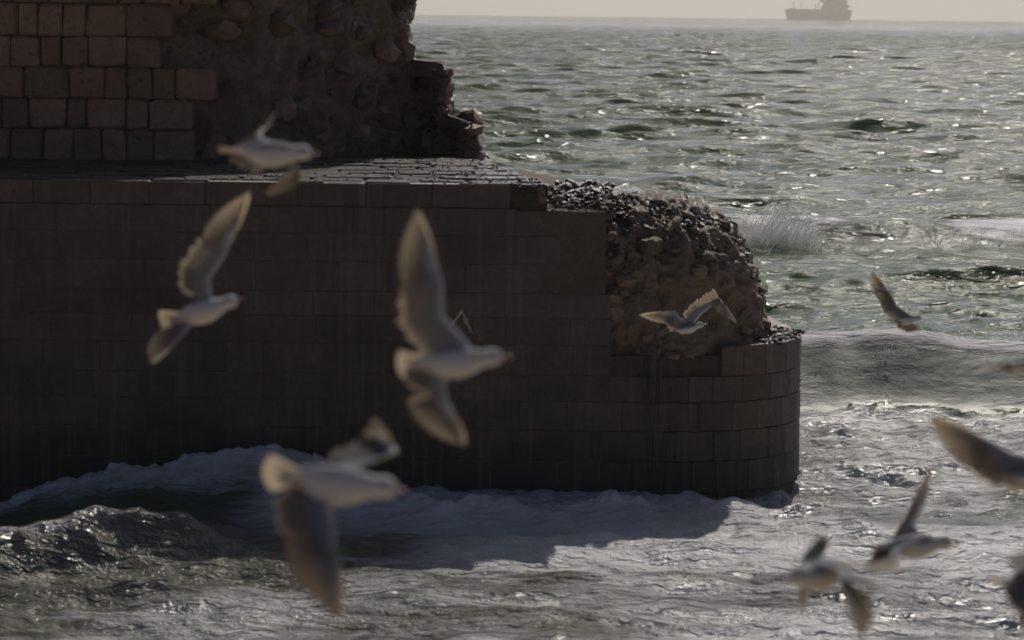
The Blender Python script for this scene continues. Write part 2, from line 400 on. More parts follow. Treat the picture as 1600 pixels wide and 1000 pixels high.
    foam = np.maximum(foam, near * 0.34 * sstep(-4.6, -3.2, x) * bump1(y, 32.6, 1.3))
    foam = np.maximum(foam, bump1(cu, 0.15, 0.4) * 0.55 * sstep(-2.6, -3.9, x))
    foam = np.maximum(foam, lip * (0.68 + 0.5 * fbm(x * 0.8, y * 0 + 2, 2, 111)))
    foam = np.maximum(foam, wx * sstep(-0.9, -0.5, u) * (1 - sstep(0.9, 1.3, u)) * (0.24 + 0.5 * (fbm(x * 0.6, y * 2, 2, 112) - 0.5)))
    foam = np.maximum(foam, wx * sstep(1.3, 1.6, u) * (1 - sstep(2.5, 4.5, u)) * (0.26 + 0.5 * (fbm(x * 0.5, y * .6, 2, 113) - 0.5)))
    seg = np.maximum(bump1(x, 6.9, 1.3), sstep(10.5, 12.5, x))
    foam = np.maximum(foam, bump1(u2, 2.3, 1.7) * sstep(3, 6, x) * (0.25 + 0.95 * seg))
    caps = sstep(0.30, 0.42, z) * open_ * 0.36 * sstep(0.62, 0.75, fbm(x / 5, y / 6, 3, 121))
    foam = np.maximum(foam, caps * (1 - sstep(90, 300, y)))
    shallow = np.clip(near * (1 - sstep(30.5, 36, y)) * 0.6 + 0.4 * near, 0, 1)
    milk_glow = np.maximum(wx * sstep(-1.0, -0.5, uf) * (1 - sstep(1.2, 2.2, uf)) * (0.62 + 0.4 * fbm(x * 0.9, y * 0.9, 3, 132)), ch * 0.45)  # aerated surf, plus the breaker face's see-through brightness put into colour
    milk_glow = np.maximum(milk_glow, 0.55 * bump1(u2, 0.9, 1.2) * sstep(3, 6, x))
    milk_glow = np.maximum(milk_glow, near * 0.25 * (1 - sstep(32, 35, y)))
    return x + dx, y + dy, z, foam, shallow, milk_glow

def sea_mesh(name, Ys, tans, label):
    Yg, Tg = np.meshgrid(Ys, tans, indexing='ij'); Xg = Yg * Tg
    dr = np.gradient(Ys)[:, None] + 0 * Yg; dc = np.gradient(tans)[None, :] * Yg
    sp = np.maximum(dr, dc)
    X, Y, Z, fo, sh, mk = sea_height(Xg.ravel(), Yg.ravel(), sp.ravel())
    me = mesh_np(name, np.stack([X, Y, Z], 1), grid_faces(len(Ys), len(tans)), True)
    for nm, arr in (('foam', fo), ('shallow', sh), ('milk_glow', mk), ('lod', sstep(150, 900, Y))):
        a = me.attributes.new(nm, 'FLOAT', 'POINT'); a.data.foreach_set('value', np.ascontiguousarray(arr, np.float32))
    o = add_obj(name, me, None, M['sea']); tag(o, label, None, None, 'structure')
    return o
def rows(y0, y1, f):
    out = [y0]
    while out[-1] < y1: out.append(out[-1] + f(out[-1]))
    return np.array(out)
tn = np.concatenate([np.linspace(-0.9, -0.21, 12), np.linspace(-0.2, 0.215, 570), np.linspace(0.225, 0.9, 12)])
Yn = rows(25.3, 110.0, lambda y: 0.036 if y < 46 else 0.036 + (y - 46) / 64 * 0.30)
Yf = rows(109.0, 3800.0, lambda y: 0.24 if y < 330 else 0.30 * (y / 330) ** 1.35)
Yf = np.concatenate([Yf, np.linspace(4000, 9200, 14)])
tf = np.concatenate([np.linspace(-0.9, -0.075, 10), np.linspace(-0.06, 0.225, 225), np.linspace(0.24, 0.9, 10)])
print('sea', len(Yn), len(tn), len(Yf), len(tf))
sea_near = sea_mesh('sea', Yn, tn, 'grey green foaming sea breaking round the foot of the quay')
sea_far = sea_mesh('open_sea', Yf, tf, 'choppy grey green open sea with sun glints up to the horizon')
beach_v = [(-90, -60, 6.5), (90, -60, 6.5), (90, -2, 3.6), (-90, -2, 3.6), (90, 12, 1.2), (-90, 12, 1.2), (90, 26, -0.9), (-90, 26, -0.9)]
bme = bpy.data.meshes.new('beach'); bme.from_pydata(beach_v, [], [(0, 1, 2, 3), (3, 2, 4, 5), (5, 4, 6, 7)])
tag(add_obj('beach', bme, None, M['sand']), 'sandy beach below the viewpoint', None, None, 'structure')
bed = bpy.data.meshes.new('seabed'); bed.from_pydata([(-90, 25.8, -0.92), (90, 25.8, -0.92), (90, 120, -3), (-90, 120, -3)], [], [(0, 1, 2, 3)])
tag(add_obj('seabed', bed, None, M['sand']), 'sandy sea bed under the surf', None, None, 'structure')

# ------------------------------------------------------------------ masonry helpers
def course_path(parent, pos, L, z_levels, wr, meshes, depth, rr, keep, name='ashlar_block', proud=0.02, joint=0.012, bend=None):
    """blocks laid course by course along a plan curve pos(s), each block a chord of it"""
    for i in range(len(z_levels) - 1):
        z0, z1 = z_levels[i], z_levels[i + 1]; s = -rr.uniform(0, wr[0]); jit_ = rr.random()
        while s < L - 0.05:
            wd = rr.uniform(*wr)
            if bend and bend[0] - 0.3 < s < bend[1]: wd = rr.uniform(0.30, 0.52)
            a, b = max(s, 0), min(s + wd, L)
            if L - b < 0.22: b = L; wd = b - s
            s += wd
            if b - a < 0.12: continue
            A, B = pos(a), pos(b); c = (A + B) / 2; d = (B - A); ln = d.length; d.normalize(); nrm = Vector((d.y, -d.x, 0))
            if not keep(c if not bend else B - d * min(0.3, ln / 2), z0, z1, (a + b) / 2, jit_): continue
            pr = rr.uniform(-proud, proud)
            o = bpy.data.objects.new(name, rr.choice(meshes)); COL.objects.link(o); o.parent = parent
            o.location = Vector((c.x, c.y, (z0 + z1) / 2)) - nrm * (depth / 2) + nrm * pr - parent.location
            o.rotation_euler = (rr.uniform(-.006, .006), rr.uniform(-.005, .005), math.atan2(d.y, d.x) + rr.uniform(-.008, .008))
            o.scale = (ln - joint * rr.uniform(.4, 1.6), depth, z1 - z0 - joint * rr.uniform(.4, 1.6))

def prism(name, pts, z0, z1, parent, material):
    bm = bmesh.new(); lo = [bm.verts.new(Vector((p[0], p[1], z0)) - parent.location) for p in pts]
    hi = [bm.verts.new(Vector((p[0], p[1], z1)) - parent.location) for p in pts]; n = len(pts)
    bm.faces.new(lo[::-1]); bm.faces.new(hi)
    for i in range(n): bm.faces.new((lo[i], lo[(i + 1) % n], hi[(i + 1) % n], hi[i]))
    bmesh.ops.recalc_face_normals(bm, faces=bm.faces)
    me = bpy.data.meshes.new(name); bm.to_mesh(me); bm.free()
    return add_obj(name, me, parent, material)

def rough_sheet(name, fn, nu, nv, amp_, freq, parent, material, seed):
    """parametric surface fn(u,v)->Vector pushed about by fractal noise along its normal"""
    pts = [[fn(i / (nu - 1), j / (nv - 1)) for i in range(nu)] for j in range(nv)]
    vs = []
    off = Vector((seed * 3.7, seed * 1.3, 0))
    for j in range(nv):
        for i in range(nu):
            p = pts[j][i]
            a = pts[j][min(i + 1, nu - 1)] - pts[j][max(i - 1, 0)]; b = pts[min(j + 1, nv - 1)][i] - pts[max(j - 1, 0)][i]
            nn = a.cross(b)
            nn = nn.normalized() if nn.length > 1e-9 else Vector((0, -1, 0))
            h = 0; f = freq; am = 1.0
            for k in range(5):
                q = mnoise.noise(p * f + off); h += am * (0.5 - abs(q) * 1.6 if k < 2 else q); f *= 2.1; am *= 0.55
            vs.append(p + nn * (h * amp_) - parent.location)
    me = mesh_np(name, np.array([tuple(v) for v in vs]), grid_faces(nv, nu), True)
    o = add_obj(name, me, parent, material); return o, pts, vs

def lerp_path(pts, t):
    """piecewise linear by given parameters [(t, value)]"""
    for (t0, a), (t1, b) in zip(pts, pts[1:]):
        if t <= t1: k = (t - t0) / (t1 - t0); return a + (b - a) * max(k, 0)
    return pts[-1][1]

def scatter_rocks(parent, fn, n, meshes, smin, smax, rr, name, urange=(0, 1), vrange=(0, 1), sink=0.15, keep=None):
    for _ in range(n):
        for _try in range(20):
            u, v = rr.uniform(*urange), rr.uniform(*vrange)
            if keep is None or keep(u, v): break
        p = fn(u, v); s = smin + (smax - smin) * rr.random() ** 2.2
        a = fn(min(u + .01, 1), v) - fn(max(u - .01, 0), v); b = fn(u, min(v + .01, 1)) - fn(u, max(v - .01, 0))
        nn = a.cross(b); nn = nn.normalized() if nn.length > 1e-9 else Vector((0, -1, 0))
        o = bpy.data.objects.new(name, rr.choice(meshes)); COL.objects.link(o); o.parent = parent
        o.location = p + nn * (s * (0.18 - sink * rr.random())) - parent.location
        o.rotation_euler = (rr.uniform(-.5, .5), rr.uniform(-.5, .5), rr.uniform(0, 6.28))
        o.scale = (s * rr.uniform(.9, 1.5), s * rr.uniform(.8, 1.2), s * rr.uniform(.6, 1.0))

def crust(name, parent, fn, n, smin, smax, rr, material, urange, vrange, keep=None):
    """many tiny wet knobs joined in one part"""
    base = bmesh.new(); bmesh.ops.create_icosphere(base, subdivisions=1, radius=0.5)
    bv = np.array([v.co[:] for v in base.verts]); bf = np.array([[v.index for v in f.verts] for f in base.faces]); base.free()
    V = []; Fc = []
    for k in range(n):
        for _t in range(12):
            u, v = rr.uniform(*urange), rr.uniform(*vrange)
            if keep is None or keep(u, v): break
        p = fn(u, v); s = rr.uniform(smin, smax)
        jit = np.array([[rr.uniform(.6, 1.35) for _ in range(3)] for _ in range(len(bv))])
        e = Matrix.Rotation(rr.uniform(0, 6.28), 3, 'Z') @ Matrix.Rotation(rr.uniform(-1, 1), 3, 'X')
        q = (bv * jit * np.array([s * rr.uniform(.8, 1.6), s, s * rr.uniform(.6, 1.2)])) @ np.array(e).T
        V.append(q + np.array((p - parent.location)[:]) + np.array([rr.uniform(-.05, .05), rr.uniform(-.05, .05), rr.uniform(-.03, .05)])); Fc.append(bf + k * len(bv))
    me = mesh_np(name, np.concatenate(V), np.concatenate(Fc), False)
    o = add_obj(name, me, parent, material); o['kind'] = 'stuff'; return o

# ------------------------------------------------------------------ lower quay
rr = random.Random(11)
quay = empty('stone_quay', (0, YF, 0), 'long dark ashlar quay wall with crumbled rubble end standing in the surf', 'quay')
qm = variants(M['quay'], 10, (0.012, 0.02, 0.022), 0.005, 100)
INS = 0.006
prism('wall_core', [(P0.x, YF + INS), (XB - 0.02, YF + INS), (XB - 0.02, YF + 5), (XR - 0.35, YF + 9.5), (P0.x, YF + 12)], -1.2, ZSTEP - 0.03, quay, M['mortar'])
prism('platform_bed', [(P0.x, YF + 0.05), (XR - 0.05, YF + 0.05), (XR - 1.05, YF + 7.0), (XR - 2.0, YF + 10), (P0.x, YF + 12)], ZSTEP - 0.028, ZT - 0.022, quay, M['mortar'])
nr_ = (P2 - P1).normalized(); nn_ = Vector((nr_.y, -nr_.x, 0))
# courses measured from the top down
zl = [ZT, ZSTEP]
_n = 5
for k_ in range(1, _n + 1): zl.append(ZSTEP + (ZLOW - ZSTEP) * (k_ + rr.uniform(-.12, .12) * (k_ < _n)) / _n)
while zl[-1] > -0.7: zl.append(zl[-1] - rr.uniform(0.30, 0.43))
zl = zl[::-1]
ARC = [P0, P1]
CT = Vector((P2.x + 0.12, YF + 0.12, 0))
for k in range(1, 13):
    t = k / 12; ARC.append(P1 * (1 - t) ** 2 + CT * (2 * t * (1 - t)) + P2 * t * t)
ARC.append(P3)
CUM = [0.0]
for p_, q_ in zip(ARC, ARC[1:]): CUM.append(CUM[-1] + (q_ - p_).length)
def arc_pos(s_):
    for k in range(len(ARC) - 1):
        if s_ <= CUM[k + 1] or k == len(ARC) - 2:
            return ARC[k] + (ARC[k + 1] - ARC[k]) * ((s_ - CUM[k]) / (CUM[k + 1] - CUM[k]))
def keep_path(c, z0, z1, s_, jt):
    if z1 > ZSTEP + 0.1: return c.x < XR - 0.12
    lim = XB - 0.06 + 0.42 * (ZSTEP - z0) / (ZSTEP - ZLOW) + 0.22 * (jt - 0.5) - 0.32
    if z1 > ZLOW + 0.12: return s_ < CUM[1] and c.x < lim
    if z1 > ZLOW - 0.06 and s_ < CUM[-2] and c.x > XB + 0.2: return c.x < XB + 0.55 or s_ > CUM[1] + 0.75
    return True
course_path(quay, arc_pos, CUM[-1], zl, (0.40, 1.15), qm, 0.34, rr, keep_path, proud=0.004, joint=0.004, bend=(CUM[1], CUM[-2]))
inner = [tuple((p_ + (Vector((XB, YF + 4, 0)) - p_).normalized() * 0.07)[:2]) for p_ in ARC[1:-1]]
prism('end_core', [(XB - 0.015, YF + INS)] + inner + [tuple((P3 + Vector((-0.2, 0, 0)))[:2]), (XB - 0.015, YF + 6)], -1.2, ZLOW - 0.12, quay, M['mortar'])
# crumbled end of the quay
def end_base(u):
    q = arc_pos(lerp_path([(0, CUM[1] - (P1.x - XB) - 0.15), (0.30, CUM[1]), (0.66, CUM[-2]), (1, CUM[-1])], u))
    ins = 0.16 + 0.42 * min(1, max(0, (u - .36) / .2))
    return q + (Vector((XB, YF + 3, 0)) - q).normalized() * ins if u > 0.3 else q + Vector((0, 0.14, 0))
spine = [(0, Vector((XB - 0.1, YF + 1.4, 0))), (0.35, Vector((XB + 0.25, YF + 1.9, 0))), (0.62, Vector((XB + 0.55, YF + 2.6, 0))), (1, Vector((XB - 0.4, YF + 5.5, 0)))]
ZE = at_y(1000, 312, YF + 1.2).z
def end_fn(u, v):
    b = end_base(u); s = lerp_path(spine, u)
    g = 1 - math.sqrt(max(0.0, 1 - (v * 0.985) ** 2.6))
    zt = lerp_path([(0, ZE), (0.35, ZE + 0.02), (0.62, ZE - 0.05), (1, ZE - 0.3)], u)
    z0 = ZLOW - 0.25
    p = b + (s - b) * g; p.z = z0 + (zt - z0) * (1 - (1 - v) ** 1.15)
    return p
rough_sheet('rubble_core', end_fn, 190, 130, 0.13, 2.2, quay, M['end_core'], 3)
rkm = rock_variants(M['rubble'], 8, 40); rkm3 = rock_variants(M['end_core'], 8, 60); rkm2 = rock_variants(M['crust'], 6, 80)
rr = random.Random(21)
scatter_rocks(quay, end_fn, 110, rkm3, 0.08, 0.30, rr, 'rubble_stone', (0.02, 0.6), (0.05, 0.85))
scatter_rocks(quay, end_fn, 150, rkm2, 0.04, 0.16, rr, 'rubble_stone', (0.05, 0.85), (0.55, 1.0), sink=0.05)
crust('wet_knobs', quay, end_fn, 5200, 0.015, 0.055, rr, M['crust'], (0.02, 0.95), (0.1, 1.0), lambda u, v: (v > 0.62 or u > 0.52) and random.random() < 0.4 + 0.6 * max(v, u))
def step_fn(u, v): return Vector((XR - 0.02 + (XB + 0.1 - XR) * u, YF + 0.12 + 1.9 * v, ZSTEP + 0.02 + 0.16 * v))
scatter_rocks(quay, step_fn, 34, rkm2, 0.08, 0.28, rr, 'rubble_stone', (0.05, 1.0), (0.15, 1.0), sink=0.05)
crust('wet_knobs', quay, step_fn, 350, 0.03, 0.08, rr, M['crust'], (0, 1), (0, 1))
def ledge_fn(u, v):
    q = arc_pos(CUM[1] + (CUM[-2] - CUM[1]) * (0.42 + 0.6 * u)); q = q + (Vector((XB, YF + 4, 0)) - q).normalized() * (0.03 + 0.35 * v); q.z = ZLOW - 0.01; return q
crust('wet_knobs', quay, ledge_fn, 300, 0.02, 0.06, rr, M['crust'], (0, 1), (0, 1))
def edge_fn(u, v): q = arc_pos(CUM[-2] - 0.15 + 0.5 * v); q = q + (Vector((XB, YF + 4, 0)) - q).normalized() * 0.012; q.z = 0.1 + (ZLOW - 0.1) * u; return q
crust('wet_knobs', quay, edge_fn, 500, 0.010, 0.028, rr, M['crust'], (0, 1), (0, 1))

for cx_, cz_, n_ in ((XR - 0.05, ZT - 0.06, 7), (XB - 0.1, ZSTEP - 0.02, 9)):
    for _ in range(n_):
        o = bpy.data.objects.new('rubble_stone', rr.choice(rkm3)); COL.objects.link(o); o.parent = quay
        s_ = rr.uniform(0.07, 0.2); o.scale = (s_ * 1.3, s_ * 1.1, s_ * 0.8); o.rotation_euler = (rr.uniform(-.4, .4), rr.uniform(-.4, .4), rr.uniform(0, 6))
        o.location = Vector((cx_ + rr.uniform(-0.16, 0.14), YF + rr.uniform(0.05, 0.5), cz_ + rr.uniform(-0.14, 0.03))) - quay.location

# paving on top of the quay
pm = variants(M['paving'], 8, (0.03, 0.03, 0.2), 0.012, 200)
rr = random.Random(31)
yy = YF + 0.02
while yy < YF + 10.0:
    dep = rr.uniform(0.42, 0.68)
    xe = XR - 0.02 - (yy - YF) * 0.145 - rr.uniform(0, 0.12)
    x = P0.x + 1.4 + rr.uniform(0, 0.4)
    while x < xe - 0.1:
        wd = min(rr.uniform(0.45, 0.95), xe - x)
        if xe - x - wd < 0.2: wd = xe - x
        o = bpy.data.objects.new('paving_slab', rr.choice(pm)); COL.objects.link(o); o.parent = quay
        o.location = Vector((x + wd / 2, yy + dep / 2, ZT - 0.05 + rr.uniform(-0.016, 0.016))) - quay.location
        o.rotation_euler = (rr.uniform(-.022, .022), rr.uniform(-.018, .018), rr.uniform(-.02, .02))
        o.scale = (wd - 0.02, dep - 0.025, 0.11)
        x += wd
    yy += dep

def pave_fn(u, v):
    y_ = YF + 0.03 + 8.6 * v ** 1.3; return Vector((XR - 0.1 - (y_ - YF) * 0.155 - 4.6 * u * u, y_, ZT - 0.012))
crust('wet_knobs', quay, pave_fn, 1400, 0.012, 0.035, rr, M['paving'], (0, 1), (0, 1))  # knobs of paving stone added so the lit paving sparkles

# ------------------------------------------------------------------ ruined tower on the quay
rr = random.Random(41)
TY = at_z(150, 250, ZT).y
TX1 = at_y(335, 250, TY).x
TX0 = TX1 - 6.2
print('tower', TY, TX0, TX1)
tower = empty('ruined_tower', (TX1, TY, ZT), 'brown sandstone tower ruin with squared blocks and broken rubble core, upper left', 'tower')
am = variants(M['ashlar'], 12, (0.06, 0.08, 0.07), 0.055, 300)
tz = [ZT - 0.04]
for h in (0.47, 0.42, 0.44, 0.43, 0.46, 0.41, 0.45, 0.42, 0.44, 0.42, 0.45): tz.append(tz[-1] + h)
TH = tz[-1]
course_path(tower, lambda s_: Vector((TX0 + s_, TY, 0)), TX1 - TX0, tz, (0.27, 0.64), am, 0.42, rr, lambda c, z0, z1, s_, jt: c.x < TX1 - 0.55 + 0.5 * jt, proud=0.03, joint=0.010)
prism('tower_core', [(TX0, TY + 0.055), (TX1 - 1.0, TY + 0.055), (TX1 - 0.6, TY + 0.5), (TX1 + 0.9, TY + 2.0), (TX1 + 0.9, TY + 4.6), (TX0, TY + 6)], ZT - 0.06, TH - 0.1, tower, M['mortar'])
# broken face: plan positions of its foot from left to right
def fpt(px, py): q = at_z(px, py, ZT); return Vector((q.x, q.y, 0))
foot = [(0, Vector((TX1 - 1.15, TY + 0.06, 0))), (0.15, fpt(400, 250)), (0.42, fpt(560, 243)), (0.66, fpt(650, 238)), (0.80, fpt(700, 240)), (0.90, fpt(742, 246)), (1.0, fpt(742, 246) + Vector((-0.15, 1.7, 0)))]
back = fpt(640, 234) + Vector((-0.2, 3.0, 0))
prof = [(0, TH), (0.40, TH), (0.60, TH)]
ZS1 = at_y(660, 106, 44.0).z; ZS2 = at_y(715, 188, 43.2).z
XE = {}
def tower_fn(u, v):
    b = lerp_path(foot, u)
    zt_ = lerp_path([(0, TH), (0.42, TH - 0.2), (0.66, 7.3), (1, 6.9)], u); z = ZT - 0.1 + (zt_ - ZT + 0.1) * v
    # the top leans back and the right end is stepped
    xmax = at_y(742, 246, 43.0).x if z < ZS2 else (at_y(692, 150, 43.8).x if z < ZS1 else at_y(628, 50, 44.5).x)
    k = min(1.0, max(0.0, (b.x - (xmax - 0.25)) / 0.25)) if b.x > xmax - 0.25 else 0
    x = min(b.x, xmax + 0.03 * math.sin(z * 17)); y = b.y + 0.10 * (z - ZT) + (b.x - x) * 1.1
    if u > 0.90: y = max(y, b.y + 0.1 * (z - ZT))
    return Vector((x, y, z))
rough_sheet('broken_core', tower_fn, 210, 170, 0.20, 1.7, tower, M['core'], 8)
prism('back_core', [(TX1 + 0.3, TY + 2.0), (at_y(628, 50, 45.5).x - 0.25, 45.5), (back.x, back.y), (TX1 + 0.3, TY + 6)], ZT - 0.06, 6.9, tower, M['mortar'])
prism('back_ledge', [(at_y(628, 50, 45.5).x - 0.3, 45.0), (at_y(690, 150, 44.6).x - 0.12, 44.7), (at_y(690, 150, 44.6).x - 0.2, 47.0), (back.x, 47.2)], ZT - 0.055, ZS1 - 0.1, tower, M['mortar'])
scatter_rocks(tower, tower_fn, 270, rkm, 0.12, 0.55, rr, 'rubble_stone', (0.02, 0.9), (0.0, 0.95), sink=0.2)
# squared remnants on the broken edge
for px, py, Y, s in ((612, 12, 44.4, .42), (596, 40, 44.2, .40), (606, 60, 44.3, .36), (612, 82, 44.3, .30), (672, 122, 43.8, .44), (680, 150, 43.8, .36), (712, 205, 43.1, .40), (722, 228, 43.0, .36), (640, 110, 43.9, .3)):
    c = at_y(px, py, Y)
    o = bpy.data.objects.new('rubble_stone', rr.choice(rkm2)); COL.objects.link(o); o.parent = tower
    o.location = c - tower.location; o.scale = (s * 1.15, s * 1.2, s); o.rotation_euler = (rr.uniform(-.2, .2), rr.uniform(-.2, .2), rr.uniform(0, 6))
crust('wet_knobs', tower, tower_fn, 1500, 0.02, 0.08, rr, M['crust'], (0.55, 1.0), (0, 0.75), lambda u, v: u > 0.62 or random.random() < .2)

# ------------------------------------------------------------------ spray and trickles
def droplets(name, n, gen, label, smin=0.006, smax=0.03, seed=5, strands=()):
    rg = random.Random(seed)
    bv = np.array([(.5, 0, 0), (-.5, 0, 0), (0, .5, 0), (0, -.5, 0), (0, 0, .5), (0, 0, -.5)])
    bf = np.array([(0, 2, 4), (2, 1, 4), (1, 3, 4), (3, 0, 4), (2, 0, 5), (1, 2, 5), (3, 1, 5), (0, 3, 5)])
    V = []; Fc = []
    for k in range(n):
        p, st = gen(rg); s = smin + (smax - smin) * rg.random() ** 3
        q = bv * s
        if st is not None: q = q + np.outer(bv @ st / (np.linalg.norm(st) + 1e-6), st) * s * 1.2
        V.append(q + np.array(p)); Fc.append(bf + k * len(bv))
    k0 = n * 6
    for (px, py, h, lean, Y) in strands:                 # torn strands of water
        a_, b_ = np.array(at_y(px, py, Y)), np.array(at_y(px + lean * h, py - h, Y))
        r_ = rg.uniform(0.004, 0.014); vv = []; tq = []
        for j in range(6):
            t = j / 5; c = a_ + (b_ - a_) * t + np.array([rg.gauss(0, .02), rg.gauss(0, .02), rg.gauss(0, .02)]); rr_ = r_ * (0.35 + math.sin(math.pi * min(1, t * .9 + .1))) * (1 - .6 * t)
            for q in range(5): an = q * 2 * math.pi / 5; vv.append(c + np.array([math.cos(an) * rr_, math.sin(an) * rr_, 0.3 * math.cos(an) * rr_]))
            if j:
                for q in range(5):
                    i0, i1, i2, i3 = (j - 1) * 5 + q, (j - 1) * 5 + (q + 1) % 5, j * 5 + (q + 1) % 5, j * 5 + q
                    tq += [(i0, i1, i2), (i0, i2, i3)]
        V.append(np.array(vv)); Fc.append(np.array(tq) + k0); k0 += len(vv)
    me = mesh_np(name, np.concatenate(V), np.concatenate(Fc), True)
    o = add_obj(name, me, None, M['spray']); tag(o, label, None, None, 'stuff'); return o
def jets(seed, n, x0, x1, yb, hfun, Y):
    rg = random.Random(seed); out = []
    for _ in range(n):
        px = rg.uniform(x0, x1) ; h = hfun(px) * rg.uniform(0.15, 1.0) ; out.append((px, yb - abs(rg.gauss(0, 12)), h, rg.uniform(0.35, 1.0), Y + rg.gauss(0, .6)))
    return out
JB = jets(3, 520, 1140, 1275, 400, lambda px: 58 * math.exp(-((px - 1190) / 50) ** 2) + 22, 73.8)
JC = jets(4, 420, 1440, 1640, 402, lambda px: 16 + 14 * math.sin(px * 0.045) ** 2, 74.2)
def from_jets(J):
    def gen(rg):
        px, py, h, lean, Y = rg.choice(J); t = rg.random() ** 0.9
        w_ = 1.5 + 4 * t
        return at_y(px + lean * h * t + rg.gauss(0, w_), py - h * t + rg.gauss(0, w_), Y + rg.gauss(0, .1))[:], None
    return gen
droplets('breaker_spray', 22000, from_jets(JB), 'white spray thrown up by the wave behind the rubble end', 0.006, 0.035, 1, JB)
droplets('crest_spray', 14000, from_jets(JC), 'white spray along the far breaking crest at the right edge', 0.006, 0.03, 2, JC)
def gen_b1(rg):
    px = rg.choice([rg.gauss(1385, 24), rg.gauss(1320, 30), rg.uniform(1245, 1600)])
    base = 560 - 14 * math.exp(-((px - 1388) / 28) ** 2)
    p = at_y(px, base - abs(rg.gauss(0, 9)) + 6, 45.2 + rg.gauss(0, .25)); return p[:], None
droplets('lip_spray', 1600, gen_b1, 'droplets over the curling wave beside the quay end', 0.005, 0.022, 3)
def gen_c(rg):
    px = 1240 + abs(rg.gauss(0, 18)); py = 725 - abs(rg.gauss(0, 30)) * math.exp(-((px - 1252) / 22) ** 2) + rg.gauss(0, 8)
    p = at_y(px, py, P2.y + rg.uniform(-.25, .5)); return p[:], None
droplets('corner_spray', 4000, gen_c, 'splash bursting against the corner of the quay', 0.004, 0.018, 4)
# trickles of water running down the quay end
rg = random.Random(77); V = []; Fc = []; kk = 0
for _ in range(46):
    x = rg.choice([rg.gauss(P1.x - 0.16, 0.16), rg.gauss(P1.x - 0.02, 0.05), rg.uniform(P1.x - .75, P1.x + .15)])
    zt = ZLOW - rg.uniform(-0.25, 1.3); L = rg.uniform(0.2, 0.9); wd = rg.uniform(0.0015, 0.004)
    nseg = 6
    for j in range(nseg + 1):
        z = max(zt - L * j / nseg, -0.1); xx = x + 0.008 * math.sin(z * 7 + x * 30)
        y = YF - 0.014 - 0.006 * math.sin(j / nseg * math.pi) if xx < P1.x else YF - 0.005
        V += [(xx - wd, y + .004, z), (xx, y - .006, z), (xx + wd, y + .004, z)]
        if j: b = kk + (j - 1) * 3; Fc += [(b, b + 1, b + 4, b + 3), (b + 1, b + 2, b + 5, b + 4)]
    kk += (nseg + 1) * 3
tr = add_obj('water_trickle', mesh_np('water_trickle', np.array(V), np.array(Fc), True), None, M['trickle'])
tag(tr, 'thin trickles of water running down the quay wall below the rubble', None, None, 'stuff')

# ------------------------------------------------------------------ tanker on the horizon
SY = 7400.0
def sp(px, py): q = at_y(px, py, SY); return q
pxm = SY / FPX
s0 = sp(1279, 31); ship = empty('tanker_ship', (s0.x, SY, -0.6), 'hazy grey tanker ship on the horizon, bow to the left', 'ship')
def box_part(name, x0, x1, y0, y1, z0, z1, material, parent=ship, taper=0.0):
    bm = bmesh.new(); bmesh.ops.create_cube(bm, size=1)
    for v in bm.verts:
        t = 1 - taper * (v.co.z > 0)
        v.co = Vector(((x0 + x1) / 2 + v.co.x * (x1 - x0) * t, (y0 + y1) / 2 + v.co.y * (y1 - y0) * t, (z0 + z1) / 2 + v.co.z * (z1 - z0)))
    bmesh.ops.bevel(bm, geom=bm.edges[:], offset=min(x1 - x0, y1 - y0, z1 - z0) * 0.06, segments=1, affect='EDGES')
    me = bpy.data.meshes.new(name); bm.to_mesh(me); bm.free(); return add_obj(name, me, parent, material)
def sx(px): return (px - 1279) * pxm
def sz(py): return (31.6 - py) * pxm
# hull: stations from bow (left) to stern
st = [(1226, 15.2, 0.02, 1231), (1231, 15.6, 0.35, 1232.5), (1240, 15.2, 0.8, 1240), (1252, 15.6, 1, 1252), (1264, 16.4, 1, 1264), (1290, 16.4, 1, 1290), (1312, 16.0, 1, 1312), (1324, 15.8, 0.85, 1322), (1331, 15.6, 0.6, 1326)]
V = []; Fc = []; BW = 13.0
for (pt, top, wd, pb) in st:
    for side in (-1, 1):
        for (fz, ww) in ((-3.0, .72), (4.0, .95), (sz(top), 1.0)):
            k = 0 if fz < 0 else (0.3 if fz < 5 else 1)
            V.append((sx(pb) + (sx(pt) - sx(pb)) * k, side * BW * wd * ww, fz))
for i in range(len(st) - 1):
    a = i * 6; b = a + 6
    for j in (0, 1): Fc += [(a + j, a + j + 1, b + j + 1, b + j), (a + 3 + j, b + 3 + j, b + 4 + j, a + 4 + j)]
    Fc.append((a + 2, a + 5, b + 5, b + 2))
Fc.append((0, 3, 4, 1)); Fc.append((1, 4, 5, 2)); e = (len(st) - 1) * 6; Fc += [(e, e + 1, e + 4, e + 3), (e + 1, e + 2, e + 5, e + 4)]
add_obj('hull', mesh_np('hull', np.array(V), np.array(Fc)), ship, M['hull'])
dk = sz(16.2)
box_part('superstructure', sx(1283), sx(1324), -11, 11, dk - 1, sz(9.5), M['house'])
box_part('superstructure', sx(1286), sx(1322), -10.5, 10.5, sz(9.6), sz(3.5), M['house'])
box_part('bridge', sx(1281), sx(1322), -14, 14, sz(3.6), sz(0.5), M['house'])
box_part('wheelhouse', sx(1289), sx(1312), -8, 8, sz(0.6), sz(-5), M['house'], taper=0.12)
box_part('funnel', sx(1310), sx(1318), -4, 4, sz(0.6), sz(-9), M['dark'], taper=0.2)
box_part('lifeboat', sx(1322), sx(1327), -8, -4, sz(10.5), sz(8.0), M['dark'])
